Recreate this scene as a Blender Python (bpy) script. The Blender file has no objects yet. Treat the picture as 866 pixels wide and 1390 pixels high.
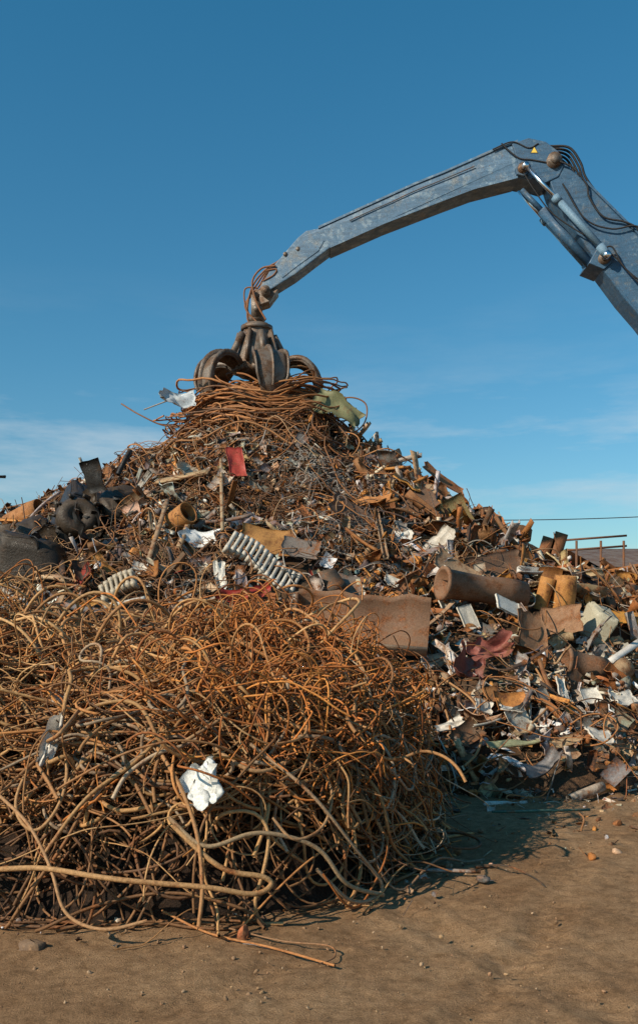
import bpy, math, numpy as np, bmesh
from mathutils import Vector, Matrix
rng=np.random.default_rng(11)
F=1264.; CAMH=1.8; HZ=830.; CX=433.
def W(u,v,d): return np.array([(u-CX)*d/F, d, CAMH+(HZ-v)*d/F])
sc=bpy.context.scene
# ---------------------------------------------------------------- noise / heights
LAT=[np.random.default_rng(100+i).random((256,256)) for i in range(8)]
def vn(x,y,s,k=0):
    x=np.asarray(x,float)*s+50.3; y=np.asarray(y,float)*s+71.7
    xi=np.floor(x).astype(int); yi=np.floor(y).astype(int); fx=x-xi; fy=y-yi
    fx=fx*fx*(3-2*fx); fy=fy*fy*(3-2*fy); L=LAT[k]
    a=L[xi%256,yi%256]; b=L[(xi+1)%256,yi%256]; c=L[xi%256,(yi+1)%256]; d=L[(xi+1)%256,(yi+1)%256]
    return (a*(1-fx)+b*fx)*(1-fy)+(c*(1-fx)+d*fx)*fy-0.5
def caps(x,y,ax,ay,bx,by):
    dx,dy=bx-ax,by-ay; t=np.clip(((x-ax)*dx+(y-ay)*dy)/(dx*dx+dy*dy),0,1)
    return np.hypot(x-ax-t*dx,y-ay-t*dy),t
def heap_raw(x,y):
    r=np.hypot(x+1.2,y-18.2); a=6.25-0.66*np.sqrt(r*r+.35)
    d,t=caps(x,y,2.5,18.6,10,20.5); b=(3.1-1.35*t)-0.46*np.sqrt(d*d+.3)
    d,t=caps(x,y,-4,18,-10,17.2); c=(3.25-1.2*t)-0.48*np.sqrt(d*d+.3)
    d,t=caps(x,y,1.6,9.9,5.5,13.4); e=.42-.42*np.sqrt(d*d+.1)
    k=.22; m=k*np.log(np.exp(a/k)+np.exp(b/k)+np.exp(c/k)+.6*np.exp(e/k))
    return m+.5*vn(x,y,.55,1)+.35*vn(x,y,1.3,2)+.18*vn(x,y,3.1,3)
TC=(-1.2,7.5); TR=2.12
def tang_raw(x,y):
    d,t=caps(x,y,TC[0],TC[1],-7,7.9)
    R=TR+.04+.45*vn(x,y,.8,4)
    q=np.clip(1-(d/R)**3.,0,1); h0=1.37+.22*np.clip((-1.0-x)/2.,0,1)
    return h0*q**.6*(1+.32*vn(x,y,1.1,5)+.22*vn(x,y,2.7,6))-(d>R)*.3
GX0,GY0,GS=-13.,3.,.06
gx=np.arange(GX0,16,GS); gy=np.arange(GY0,32,GS)
XX,YY=np.meshgrid(gx,gy,indexing='ij')
HH=heap_raw(XX,YY); TT=tang_raw(XX,YY)
def mk(A):
    A=np.maximum(A,0); ga,gb=np.gradient(A,GS); return A,np.clip(ga,-3,3),np.clip(gb,-3,3)
FH=mk(HH); FT=mk(TT); FA=mk(np.maximum(HH,TT))
def samp(Fd,x,y):
    i=np.clip((np.asarray(x)-GX0)/GS,0,len(gx)-2.001); j=np.clip((np.asarray(y)-GY0)/GS,0,len(gy)-2.001)
    a=i.astype(int); b=j.astype(int); fa=i-a; fb=j-b
    return [G[a,b]*(1-fa)*(1-fb)+G[a+1,b]*fa*(1-fb)+G[a,b+1]*(1-fa)*fb+G[a+1,b+1]*fa*fb for G in Fd]
def hit(u,v,Fd=FH,lift=0.):
    d=np.arange(4.,27,.02); p=W(u,v,d); h=samp(Fd,p[0],d)[0]+lift
    k=np.where((p[2]<h))[0]
    return d[k[0]] if len(k) else 18.
def nrm(a): return a/np.maximum(np.linalg.norm(a,axis=-1,keepdims=True),1e-9)
# ---------------------------------------------------------------- materials
def nt(name):
    m=bpy.data.materials.new(name); m.use_nodes=True; t=m.node_tree; b=t.nodes['Principled BSDF']; return m,t,b
def N(t,ty,**k):
    n=t.nodes.new(ty)
    for a,v in k.items(): setattr(n,a,v)
    return n
def ramp(t,stops):
    r=N(t,'ShaderNodeValToRGB'); e=r.color_ramp.elements
    e[0].position,e[0].color=stops[0][0],(*stops[0][1],1)
    e[1].position,e[1].color=stops[-1][0],(*stops[-1][1],1)
    for p,c in stops[1:-1]:
        n=e.new(p); n.color=(*c,1)
    return r
def noise(t,vec,scale,detail=5,rough=.6):
    n=N(t,'ShaderNodeTexNoise'); n.inputs['Scale'].default_value=scale; n.inputs['Detail'].default_value=detail; n.inputs['Roughness'].default_value=rough
    t.links.new(vec,n.inputs['Vector']); return n
def mixc(t,fac,a,b,mode='MIX'):
    m=N(t,'ShaderNodeMix',data_type='RGBA',blend_type=mode)
    for s,v in ((m.inputs[0],fac),(m.inputs[6],a),(m.inputs[7],b)):
        if hasattr(v,'is_output'): t.links.new(v,s)
        elif isinstance(v,(int,float)): s.default_value=v
        else: s.default_value=(*v,1)
    return m.outputs[2]
def scrap_mat(name,rust=.5,rustcol=(.2,.075,.028),rough=.75,metal=0.,bump=.4,nscale=6,dust=.35,base=None,finesc=60,speck=None):
    m,t,b=nt(name); L=t.links
    tc=N(t,'ShaderNodeTexCoord'); v=tc.outputs['Object']
    if base is None:
        at=N(t,'ShaderNodeAttribute'); at.attribute_name='Col'; col=at.outputs['Color']
    else:
        rg=N(t,'ShaderNodeRGB'); rg.outputs[0].default_value=(*base,1); col=rg.outputs[0]
    n1=noise(t,v,nscale,8,.7); lo=.72-.44*rust
    r1=ramp(t,[(lo-.07,(0,0,0)),(lo+.09,(1,1,1))]); L.new(n1.outputs[0],r1.inputs[0])
    n2=noise(t,v,finesc,6,.7)
    rc=ramp(t,[(.3,tuple(c*.4 for c in rustcol)),(.55,rustcol),(.75,tuple(min(1,c*1.8) for c in rustcol))]); L.new(n2.outputs[0],rc.inputs[0])
    if speck:
        ns=noise(t,v,speck[0],7,.75); rs=ramp(t,[(speck[1],(0,0,0)),(speck[1]+.06,(1,1,1))]); L.new(ns.outputs[0],rs.inputs[0]); col=mixc(t,rs.outputs[0],col,speck[2])
        ns=noise(t,v,speck[0]*3.3,7,.8); rs=ramp(t,[(.60,(0,0,0)),(.64,(1,1,1))]); L.new(ns.outputs[0],rs.inputs[0]); col=mixc(t,rs.outputs[0],col,(.10,.05,.03))
        mp=N(t,'ShaderNodeMapping'); mp.inputs['Scale'].default_value=(1.2,1.2,9); mp.inputs['Rotation'].default_value=(0,R_(27),0); L.new(v,mp.inputs[0])
        ns=noise(t,mp.outputs[0],2.5,6,.7); rs=ramp(t,[(.46,(0,0,0)),(.72,(.8,.8,.8))]); L.new(ns.outputs[0],rs.inputs[0]); col=mixc(t,rs.outputs[0],col,tuple(c*.5 for c in base))
    c=mixc(t,r1.outputs[0],col,rc.outputs[0])
    r2=ramp(t,[(.25,(.5,.5,.5)),(.75,(1.35,1.35,1.35))]); L.new(n2.outputs[0],r2.inputs[0])
    c=mixc(t,1.,c,r2.outputs[0],'MULTIPLY')
    g=N(t,'ShaderNodeNewGeometry'); sx=N(t,'ShaderNodeSeparateXYZ'); L.new(g.outputs['Normal'],sx.inputs[0])
    mr=N(t,'ShaderNodeMapRange'); mr.inputs[1].default_value=.1; mr.inputs[2].default_value=1.; mr.inputs[4].default_value=dust; L.new(sx.outputs[2],mr.inputs[0])
    n3=noise(t,v,nscale*2.3,4,.6); mm=N(t,'ShaderNodeMath',operation='MULTIPLY'); L.new(mr.outputs[0],mm.inputs[0]); L.new(n3.outputs[0],mm.inputs[1])
    c=mixc(t,mm.outputs[0],c,(.36,.225,.115))
    L.new(c,b.inputs['Base Color']); b.inputs['Metallic'].default_value=metal
    rr=N(t,'ShaderNodeMapRange'); rr.inputs[1].default_value=.3; rr.inputs[2].default_value=.7; rr.inputs[3].default_value=max(.25,rough-.28); rr.inputs[4].default_value=min(1,rough+.15); L.new(n3.outputs[0],rr.inputs[0]); L.new(rr.outputs[0],b.inputs['Roughness'])
    b.inputs['Specular IOR Level'].default_value=.28
    bp=N(t,'ShaderNodeBump'); bp.inputs['Strength'].default_value=bump; bp.inputs['Distance'].default_value=.02
    L.new(n2.outputs[0],bp.inputs['Height']); L.new(bp.outputs[0],b.inputs['Normal'])
    return m
R_=math.radians
M_scrap=scrap_mat('rusty_scrap',.4,(.22,.08,.028),dust=.22,nscale=7)
M_wire=scrap_mat('rusty_wire',.32,(.29,.105,.034),.75,dust=.15,nscale=5,bump=.3)
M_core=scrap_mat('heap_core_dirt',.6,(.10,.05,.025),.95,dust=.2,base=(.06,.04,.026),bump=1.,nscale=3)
M_tshade=scrap_mat('tangle_shade_dark',.6,(.05,.027,.015),.95,dust=.0,base=(.03,.018,.012),bump=1.,nscale=3)  # near-black brown: shade deep between the wires, put into the colour
M_paint=scrap_mat('worn_painted_sheet',.3,(.18,.08,.035),.6,dust=.2,nscale=6,bump=.2)
M_pale=scrap_mat('pale_enamel',.16,(.25,.14,.07),.5,dust=.15,nscale=8,bump=.15)
M_steel=scrap_mat('worn_grapple_steel',.5,(.15,.085,.05),.5,metal=.3,dust=.2,nscale=4,base=(.2,.17,.145),bump=.4)
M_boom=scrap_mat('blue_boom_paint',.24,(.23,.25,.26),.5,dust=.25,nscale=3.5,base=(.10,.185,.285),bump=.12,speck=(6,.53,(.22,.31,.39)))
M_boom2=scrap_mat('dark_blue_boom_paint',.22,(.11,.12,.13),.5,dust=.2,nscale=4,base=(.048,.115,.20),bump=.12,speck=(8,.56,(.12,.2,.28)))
M_chrome,_t,_b=nt('chrome_rod'); _b.inputs['Base Color'].default_value=(.75,.77,.8,1); _b.inputs['Metallic'].default_value=1; _b.inputs['Roughness'].default_value=.22
M_rub=scrap_mat('black_rubber_hose',.1,(.05,.03,.02),.6,base=(.018,.018,.02),dust=.3)
M_barrel=scrap_mat('cylinder_barrel_paint',.2,(.12,.14,.16),.45,base=(.16,.27,.37),dust=.1)
# ---------------------------------------------------------------- mesh builder
class MB:
    def __init__(s): s.V=[];s.Q=[];s.T=[];s.C=[];s.n=0
    def add(s,V,Q=None,T=None,col=(.5,.5,.5)):
        V=np.asarray(V,float).reshape(-1,3); s.V.append(V)
        if Q is not None and len(Q): s.Q.append(np.asarray(Q)+s.n)
        if T is not None and len(T): s.T.append(np.asarray(T)+s.n)
        c=np.asarray(col,float); c=np.broadcast_to(c,(len(V),3)); s.C.append(c); s.n+=len(V)
    def many(s,V0,Q0,R,S,P,cols):
        M=len(P); S=np.asarray(S,float)
        if S.ndim==1: S=S[:,None].repeat(3,1)
        V=np.einsum('mij,mnj->mni',R,V0[None]*S[:,None,:])+P[:,None,:]
        nv=len(V0); Q=(Q0[None]+(np.arange(M)*nv)[:,None,None]).reshape(-1,4)
        s.add(V.reshape(-1,3),Q,None,np.repeat(cols,nv,0))
    def build(s,name,mat,parent=None,smooth=False):
        V=np.concatenate(s.V); C=np.concatenate(s.C)
        Q=np.concatenate(s.Q) if s.Q else np.zeros((0,4),int); T=np.concatenate(s.T) if s.T else np.zeros((0,3),int)
        me=bpy.data.meshes.new(name); me.vertices.add(len(V)); me.vertices.foreach_set('co',V.astype(np.float32).ravel())
        idx=np.concatenate([Q.ravel(),T.ravel()]).astype(np.int32); me.loops.add(len(idx)); me.loops.foreach_set('vertex_index',idx)
        st=np.concatenate([np.arange(len(Q))*4,len(Q)*4+np.arange(len(T))*3]).astype(np.int32)
        me.polygons.add(len(st)); me.polygons.foreach_set('loop_start',st)
        if smooth: me.polygons.foreach_set('use_smooth',np.ones(len(st),bool))
        me.update(calc_edges=True); me.validate()
        a=me.color_attributes.new(name='Col',type='FLOAT_COLOR',domain='POINT')
        a.data.foreach_set('color',np.concatenate([C,np.ones((len(C),1))],1).astype(np.float32).ravel())
        me.materials.append(mat); o=bpy.data.objects.new(name,me); sc.collection.objects.link(o)
        if parent: o.parent=parent
        return o
def empty(name):
    e=bpy.data.objects.new(name,None); sc.collection.objects.link(e); return e
def gridQ(a,b,wrap=False):
    i=np.arange(a-1)[:,None]; j=np.arange(b if wrap else b-1)[None]; j2=(j+1)%b
    return np.stack([i*b+j,(i+1)*b+j,(i+1)*b+j2,i*b+j2],-1).reshape(-1,4)
def tubes(mb,P,rad,k,cols):
    P=np.asarray(P,float); n,S,_=P.shape; T=nrm(np.gradient(P,axis=1))
    rad=np.broadcast_to(np.asarray(rad,float).reshape(n,-1),(n,S))
    a=nrm(np.cross(T[:,0],rng.normal(size=(n,3)))); nn=np.zeros_like(P)
    for s in range(S):
        a=nrm(a-(a*T[:,s]).sum(1,keepdims=True)*T[:,s]); nn[:,s]=a
    bb=np.cross(T,nn); th=np.arange(k)*2*math.pi/k
    V=P[:,:,None]+rad[:,:,None,None]*(nn[:,:,None]*np.cos(th)[None,None,:,None]+bb[:,:,None]*np.sin(th)[None,None,:,None])
    Q0=gridQ(S,k,True); Q=(Q0[None]+(np.arange(n)*S*k)[:,None,None]).reshape(-1,4)
    mb.add(V.reshape(-1,3),Q,None,np.repeat(np.asarray(cols,float).reshape(n,3),S*k,0))
def spline(pts,n=40):
    pts=np.asarray(pts,float); p=np.vstack([2*pts[0]-pts[1],pts,2*pts[-1]-pts[-2]]); out=[]
    m=len(pts)-1
    for q in np.linspace(0,m-1e-6,n):
        i=int(q); t=q-i; a,b,c,d=p[i],p[i+1],p[i+2],p[i+3]
        out.append(.5*((2*b)+(-a+c)*t+(2*a-5*b+4*c-d)*t*t+(-a+3*b-3*c+d)*t**3))
    return np.array(out)
def tube1(mb,pts,r,k=8,col=(.3,.3,.3),n=40,sp=True):
    P=spline(pts,n) if sp else np.asarray(pts,float); tubes(mb,P[None],[r],k,[col])
def cyl(mb,a,b,r,k=14,col=(.3,.3,.3),r2=None):
    a=np.asarray(a,float); b=np.asarray(b,float); r2=r if r2 is None else r2
    t=nrm(b-a); n0=nrm(np.cross(t,[.31,.52,.79])); b0=np.cross(t,n0); th=np.arange(k)*2*math.pi/k
    rr=[1e-4,r,r2,1e-4]; pp=[a,a,b,b]
    V=np.concatenate([p+q*(np.cos(th)[:,None]*n0+np.sin(th)[:,None]*b0) for p,q in zip(pp,rr)])
    mb.add(V,gridQ(4,k,True),None,col)
def lathe(prof,k=16):
    th=np.arange(k)*2*math.pi/k; V=np.array([[r*math.cos(a),r*math.sin(a),z] for r,z in prof for a in th]); return V,gridQ(len(prof),k,True)
def box(mb,c,s,R=None,col=(.3,.3,.3)):
    V=np.array([[x,y,z] for x in(-.5,.5) for y in(-.5,.5) for z in(-.5,.5)])*np.asarray(s)
    if R is not None: V=V@np.asarray(R).T
    mb.add(V+np.asarray(c),[[0,1,3,2],[4,6,7,5],[0,4,5,1],[2,3,7,6],[0,2,6,4],[1,5,7,3]],None,col)
def eul(x,y,z): 
    return np.array(Matrix.Rotation(z,3,'Z')@Matrix.Rotation(y,3,'Y')@Matrix.Rotation(x,3,'X'))
def sheetVQ(w,h,crump=.05,curve=0.,thick=.01,nx=12,ny=10,seed=0,ragged=.06,fold=0.):
    r=np.random.default_rng(seed); x,y=np.meshgrid(np.linspace(-.5,.5,nx),np.linspace(-.5,.5,ny),indexing='ij')
    X=x*w+ragged*w*vn(y*3+seed,x*2,2,1); Y=y*h+ragged*h*vn(x*3,y+seed*1.7,2.3,2)
    Z=crump*2*vn(x*3+seed,y*3,1.,3)+crump*vn(x*6,y*6+seed,1.1,4)+curve*(x**2)*w*4+fold*np.abs(y*h+.2*x*w)
    for i in range(3):
        a=r.random()*6.28; o=r.normal()*.2; Z=Z+crump*1.2*np.abs(x*math.cos(a)+y*math.sin(a)-o)
    A=np.stack([X,Y,Z],-1).reshape(-1,3); n=len(A); B=A+[0,0,-thick]
    Q=gridQ(nx,ny); Qb=Q[:,::-1]+n
    e=[]
    for i in range(nx-1): e+= [[i*ny,i*ny+n,(i+1)*ny+n,(i+1)*ny],[(i+1)*ny+ny-1,(i+1)*ny+ny-1+n,i*ny+ny-1+n,i*ny+ny-1]]
    for j in range(ny-1): e+= [[j+1,j+1+n,j+n,j],[(nx-1)*ny+j,(nx-1)*ny+j+n,(nx-1)*ny+j+1+n,(nx-1)*ny+j+1]]
    return np.vstack([A,B]),np.vstack([Q[:,::-1],Qb[:,::-1],np.array(e)])
# ---------------------------------------------------------------- debris library
def lib_plate(s):
    r=np.random.default_rng(s); V,Q=sheetVQ(1,r.uniform(.25,.9),r.choice([.01,.03,.07,.12]),r.choice([0,0,.05,.12,-.12]),.03,6,5,s,r.choice([.03,.08,.3]),r.choice([0,0,0,.7,-.8])); return V,Q
def extr(poly,L=1.,n=6,bend=0.,twist=0.,jit=0.,seed=0):
    r=np.random.default_rng(seed); poly=np.asarray(poly,float); k=len(poly); V=[]
    for i in range(n):
        x=(i/(n-1)-.5)*L; a=twist*x; c,s_=math.cos(a),math.sin(a)
        p=poly@np.array([[c,s_],[-s_,c]]); p=p+r.normal(size=p.shape)*jit
        for q in p: V.append([x,q[0]+bend*x*x*.6,q[1]+bend*x*x])
    Q=gridQ(n,k,True); 
    cap=[[i,(i+1)%k,(i+2)%k,(i+3)%k] for i in range(0,k-2,2)] if k<=4 else ([[0,1,4,5],[1,2,3,4]] if k==6 else [[0,1,6,7],[1,2,5,6],[2,3,4,5]])
    cap=np.array(cap); return np.array(V),np.vstack([Q,cap,cap[:,::-1]+(n-1)*k])
Lp=lambda w,t:[(0,0),(w,0),(w,t),(t,t),(t,w),(0,w)]
Up=lambda w,h,t:[(0,h),(0,0),(w,0),(w,h),(w-t,h),(w-t,t),(t,t),(t,h)]
def lib_beam(s):
    r=np.random.default_rng(s); w=r.uniform(.05,.14); t=.012; c=s%4
    poly=Lp(w,t) if c==0 else Up(w,w*.6,t) if c==1 else [(0,0),(w*1.2,0),(w*1.2,t),(0,t)] if c==2 else [(0,0),(w*.7,0),(w*.7,w*.7),(0,w*.7)]
    return extr(poly,1,7,r.normal()*.15,r.normal()*.6,.003,s)
def lib_tube(s):
    r=np.random.default_rng(s); a=r.uniform(.05,.16); t=.012
    V,Q=lathe([(a,-.5),(a,-.2),(a*r.uniform(.85,1.1),.1),(a,.5),(a-t,.5),(a-t,-.5),(a,-.5)],12); V=V+np.stack([V[:,2]**2*r.normal()*.2,0*V[:,0],0*V[:,0]],-1)
    V[:,0]*=r.uniform(.6,1); return V[:,[2,0,1]],Q
def lib_lump(s,na=9,nb=12,jit=.03):
    r=np.random.default_rng(s); e=r.uniform(.2,.9); V=[]
    sp=lambda v,p: math.copysign(abs(v)**p,v)
    dims=r.uniform(.22,.5,3)
    for i in range(na):
        ph=-math.pi/2+math.pi*i/(na-1)
        for j in range(nb):
            th=2*math.pi*j/nb; V.append([sp(math.cos(ph),e)*sp(math.cos(th),e)*dims[0],sp(math.cos(ph),e)*sp(math.sin(th),e)*dims[1],sp(math.sin(ph),e)*dims[2]])
    V=np.array(V); V+=r.normal(size=V.shape)*jit; 
    for _ in range(4):
        a=nrm(r.normal(size=3)); V-= .25*np.maximum(V@a-.18,0)[:,None]*a*2
    return V,gridQ(na,nb,True)
def lib_curl(s):
    r=np.random.default_rng(s); n=26; t=np.linspace(0,r.uniform(1,3)*2*math.pi,n); R=r.uniform(.12,.35)
    A=np.stack([np.cos(t)*R*(1+.2*np.sin(t*.7)),np.sin(t)*R,np.linspace(-.4,.4,n)+.04*r.normal(size=n)],-1)
    w=r.uniform(.03,.09); B=A+[0,0,w]; V=np.stack([A,B],1).reshape(-1,3); return V,gridQ(n,2)
def lib_disc(s):
    r=np.random.default_rng(s); a=.5; h=r.uniform(.05,.25)
    V,Q=lathe([(.08,0),(.15,.02),(.2,.0),(.42,-.02),(.46,h),(a,h),(a,h-.02),(a*.98,-h*.6),(.46,-h*.6),(.42,-.05),(.1,-.05),(.08,0)],16); V+=r.normal(size=V.shape)*.006
    return V,Q
def lib_rod(s):
    r=np.random.default_rng(s); P=np.stack([np.linspace(-.5,.5,12),np.cumsum(np.cumsum(r.normal(size=12)))*.006,np.cumsum(np.cumsum(r.normal(size=12)))*.006],-1)
    m=MB(); tubes(m,P[None],[r.uniform(.008,.018)],5,[(1,1,1)]); return m.V[0],m.Q[0]
LIB={'plate':[lib_plate(i) for i in range(60)],'beam':[lib_beam(i) for i in range(24)],'tube':[lib_tube(i) for i in range(10)],
 'lump':[lib_lump(i) for i in range(16)],'curl':[lib_curl(i) for i in range(12)],'disc':[lib_disc(i) for i in range(5)],'rod':[lib_rod(i) for i in range(14)]}
PAL=np.array([(.36,.135,.04),(.23,.105,.045),(.11,.065,.038),(.045,.035,.03),(.34,.31,.275),(.47,.32,.19),(.76,.72,.65),(.54,.23,.055),(.36,.05,.035),(.12,.19,.22),(.17,.2,.13),(.15,.14,.135),(.58,.50,.39)])
#            rustO        brown       dkbrown      black        steel         tan           white        orange      red         blue        green      dkgrey      cream
ZW={'top':[3.4,4,3,1.2,4.5,5,1.,1.8,.1,.2,.1,3,2.2],'right':[7,5,2.7,1.4,1.8,3.,1.6,4.,.12,.15,.2,1.4,2.2],'left':[3,4,3,4,3,3.5,1.3,1.5,.1,.2,.2,2.5,1.8],'low':[4.5,4,2.2,1.5,3.8,4,3.6,2.8,.3,.35,.4,2.5,4.]}
def pick(zone,n):
    w=np.array(ZW[zone],float); w/=w.sum(); c=PAL[rng.choice(len(PAL),n,p=w)]; return np.clip(c*rng.uniform(.6,1.35,(n,1))*(1+rng.normal(size=(n,3))*.05),0.01,.8)
EXC=[]
def basisN(nn,spread):
    z=nrm(nn+rng.normal(size=nn.shape)*spread); a=nrm(np.cross(z,rng.normal(size=z.shape))); return np.stack([a,np.cross(z,a),z],-1)
def scatter(mb,kind,zone,region,n,smin,smax,spread=.6,lift=(-.08,.12),Fd=FH,pw=1.8):
    x=rng.uniform(region[0],region[1],n); y=rng.uniform(region[2],region[3],n)
    h,a,b=samp(Fd,x,y); ok=h>.03
    if len(region)>4: ok&=(h>region[4])&(h<region[5])
    x,y,h,a,b=[q[ok] for q in (x,y,h,a,b)]; n=len(x)
    if not n: return
    nn=nrm(np.stack([-a,-b,np.ones(n)],-1)); S=smin*(smax/smin)**(rng.random(n)**pw)
    P=np.stack([x,y,h],-1)+nn*(rng.uniform(*lift,n)*(0.5+S))[:,None]
    keep=np.ones(n,bool)
    for c,r in EXC: keep&=np.linalg.norm(P-c,axis=1)>r
    P,S,nn=P[keep],S[keep],nn[keep]; n=len(P); R=basisN(nn,spread); cols=pick(zone,n); L=LIB[kind]; w=rng.integers(0,len(L),n)
    SS=S[:,None]*rng.uniform(.7,1.25,(n,3))
    for i,(V,Q) in enumerate(L):
        k=w==i
        if k.any(): mb.many(V,Q,R[k],SS[k],P[k],cols[k])
# ---------------------------------------------------------------- wire walker
def walk(start,dirs,steps,ds,Fd,target,curl,kink=0.,damp=.25,flat=.0,wob=.1):
    P=start.copy(); D=nrm(dirs); n=len(P); c=rng.normal(size=(n,3))*curl[:,None]; out=[P.copy()]
    ph=rng.random(n)*6.28; fq=rng.uniform(.05,.16,n)
    for s in range(steps-1):
        c+=-.06*c+rng.normal(size=(n,3))*curl[:,None]*.33
        D=D+np.cross(c,D)*ds
        if kink>0:
            kk=rng.random(n)<kink; D[kk]+=rng.normal(size=(kk.sum(),3))*.8
        h,a,b=samp(Fd,P[:,0],P[:,1]); L=np.sqrt(1+a*a+b*b); nn=np.stack([-a,-b,np.ones(n)],-1)/L[:,None]
        f=(P[:,2]-h)/L; tgt=target+wob*np.sin(s*fq+ph)
        D=D-nn*((D*nn).sum(1)*damp)[:,None]-nn*(np.clip(f-tgt,-.3,.3)*22*ds)[:,None]
        D[:,2]*=1-flat
        D=nrm(D); P=P+D*ds; P[:,2]=np.maximum(P[:,2],.015); out.append(P.copy())
    return np.stack(out,1)
def wires(mb,Fd,reg,n,steps,ds,r0,r1,tg,curl,cols,k=5,cond=None,kink=0.,damp=.25,flat=0.,wob=.1,contain=None,esc=.14):
    x=rng.uniform(reg[0],reg[1],n); y=rng.uniform(reg[2],reg[3],n); h=samp(Fd,x,y)[0]; ok=h>.02
    if cond is not None: ok&=cond(x,y,h)
    x,y,h=x[ok],y[ok],h[ok]; n=len(x)
    if n==0: return
    t=rng.uniform(*tg,n); P=np.stack([x,y,np.maximum(h+t,.02)],-1); d=rng.normal(size=(n,3)); d[:,2]*=.6
    C=rng.uniform(curl[0],curl[1],n); Wk=walk(P,d,steps,ds,Fd,t,C,kink,damp,flat,wob)
    cc=np.asarray(cols)[rng.integers(0,len(cols),n)]*rng.uniform(.65,1.3,(n,1)); rr=rng.uniform(r0,r1,n)
    if contain is not None:
        out=contain(Wk[...,0],Wk[...,1]); mx=np.where(rng.random(n)<esc,rng.uniform(.2,.5,n),rng.uniform(.0,.16,n))
        bad=out>mx[:,None]; first=np.where(bad.any(1),bad.argmax(1),steps)
        keep=first>=12; Wk,cc,rr,first=Wk[keep],cc[keep],rr[keep],first[keep]
        tt=np.linspace(0,1,steps)[None]*(first[:,None]-1); i0=np.clip(tt.astype(int),0,steps-2); fr=(tt-i0)[...,None]
        idx=np.arange(len(Wk))[:,None]; Wk=Wk[idx,i0]*(1-fr)+Wk[idx,i0+1]*fr
    tubes(mb,Wk,rr,k,cc)
def t_out(x,y):
    d,t=caps(x,y,TC[0],TC[1],-7,7.9); return d-TR
# ---------------------------------------------------------------- GROUND
def sp(a,b,s,far):
    f=np.arange(a,b,s); e=np.geomspace(.3,far,26); return np.concatenate([a-e[::-1],f,f[-1]+e])
xs=sp(-5,7.5,.03,900); ys=sp(3,14,.03,900)
X,Y=np.meshgrid(xs,ys,indexing='ij'); fade=np.exp(-np.maximum(0,np.hypot(X-1,Y-8)-9)/5)
rut=0
for k_,(x0,sl,am) in enumerate([(1.5,.42,.03),(2.3,.44,.028),(3.5,.15,.025),(.3,-.55,.02),(1.0,.9,.02)]):
    dd=(X-x0-sl*(Y-6)+.3*vn(Y,X*0,.5,k_)); br=.6+vn(X,Y,1.4,k_); rut=rut+br*(-am*np.exp(-(dd/.12)**2)*(1+.3*np.sign(np.sin(Y*62+np.abs(dd)*30)))+am*.5*np.exp(-((np.abs(dd)-.2)/.06)**2))
clod=np.maximum(vn(X,Y,19,5),.1)*.02*(.4+np.maximum(vn(X,Y,2.1,7)*3,0))
Z=fade*(.06*vn(X,Y,.9,1)+.02*vn(X,Y,2.7,2)+.012*vn(X,Y,7,3)+.011*vn(X,Y,15,4)+.008*vn(X,Y,33,6)+clod+rut)-(1-fade)*.02
g=MB(); g.add(np.stack([X,Y,Z],-1),gridQ(len(xs),len(ys))[:,::-1])
m,t,b=nt('dry_dirt'); L=t.links; tc=N(t,'ShaderNodeTexCoord'); v=tc.outputs['Object']
n1=noise(t,v,1.1,9,.7); n2=noise(t,v,14,8,.75); n3=noise(t,v,110,5,.75)
r=ramp(t,[(.3,(.27,.15,.075)),(.46,(.38,.225,.118)),(.58,(.44,.27,.145)),(.72,(.52,.335,.19))]); L.new(n1.outputs[0],r.inputs[0])
r2=ramp(t,[(.34,(.62,.6,.57)),(.58,(1.08,1.08,1.08))]); L.new(n2.outputs[0],r2.inputs[0]); c=mixc(t,1.,r.outputs[0],r2.outputs[0],'MULTIPLY')
r3=ramp(t,[(.35,(.62,.62,.62)),(.7,(1.22,1.22,1.22))]); L.new(n3.outputs[0],r3.inputs[0]); c=mixc(t,1.,c,r3.outputs[0],'MULTIPLY')
L.new(c,b.inputs['Base Color']); b.inputs['Roughness'].default_value=.95; b.inputs['Specular IOR Level'].default_value=.1
ad=N(t,'ShaderNodeMath',operation='ADD'); L.new(n2.outputs[0],ad.inputs[0]); L.new(n3.outputs[0],ad.inputs[1])
bp=N(t,'ShaderNodeBump'); bp.inputs['Strength'].default_value=.75; bp.inputs['Distance'].default_value=.025; L.new(ad.outputs[0],bp.inputs['Height']); L.new(bp.outputs[0],b.inputs['Normal'])
g.build('ground',m,smooth=True)
M_rock=scrap_mat('gravel_stone',.3,(.26,.15,.08),.9,dust=.6)
g=MB(); n=6500; x=rng.uniform(-4,7,n); y=4+rng.random(n)**1.2*10; S=.0035*(7**(rng.random(n)**3.6)); R=basisN(rng.normal(size=(n,3)),1)
gc=np.array([(.40,.25,.13),(.30,.18,.1),(.46,.31,.19),(.22,.13,.07),(.36,.2,.11)])[rng.integers(0,5,n)]; w=rng.integers(0,16,n)
for i in range(16):
    k=w==i; g.many(*LIB['lump'][i],R[k],S[k]*1.5,np.stack([x,y,np.full(n,.006)+S*.1],-1)[k],gc[k])
g.build('gravel',M_rock)
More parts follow.
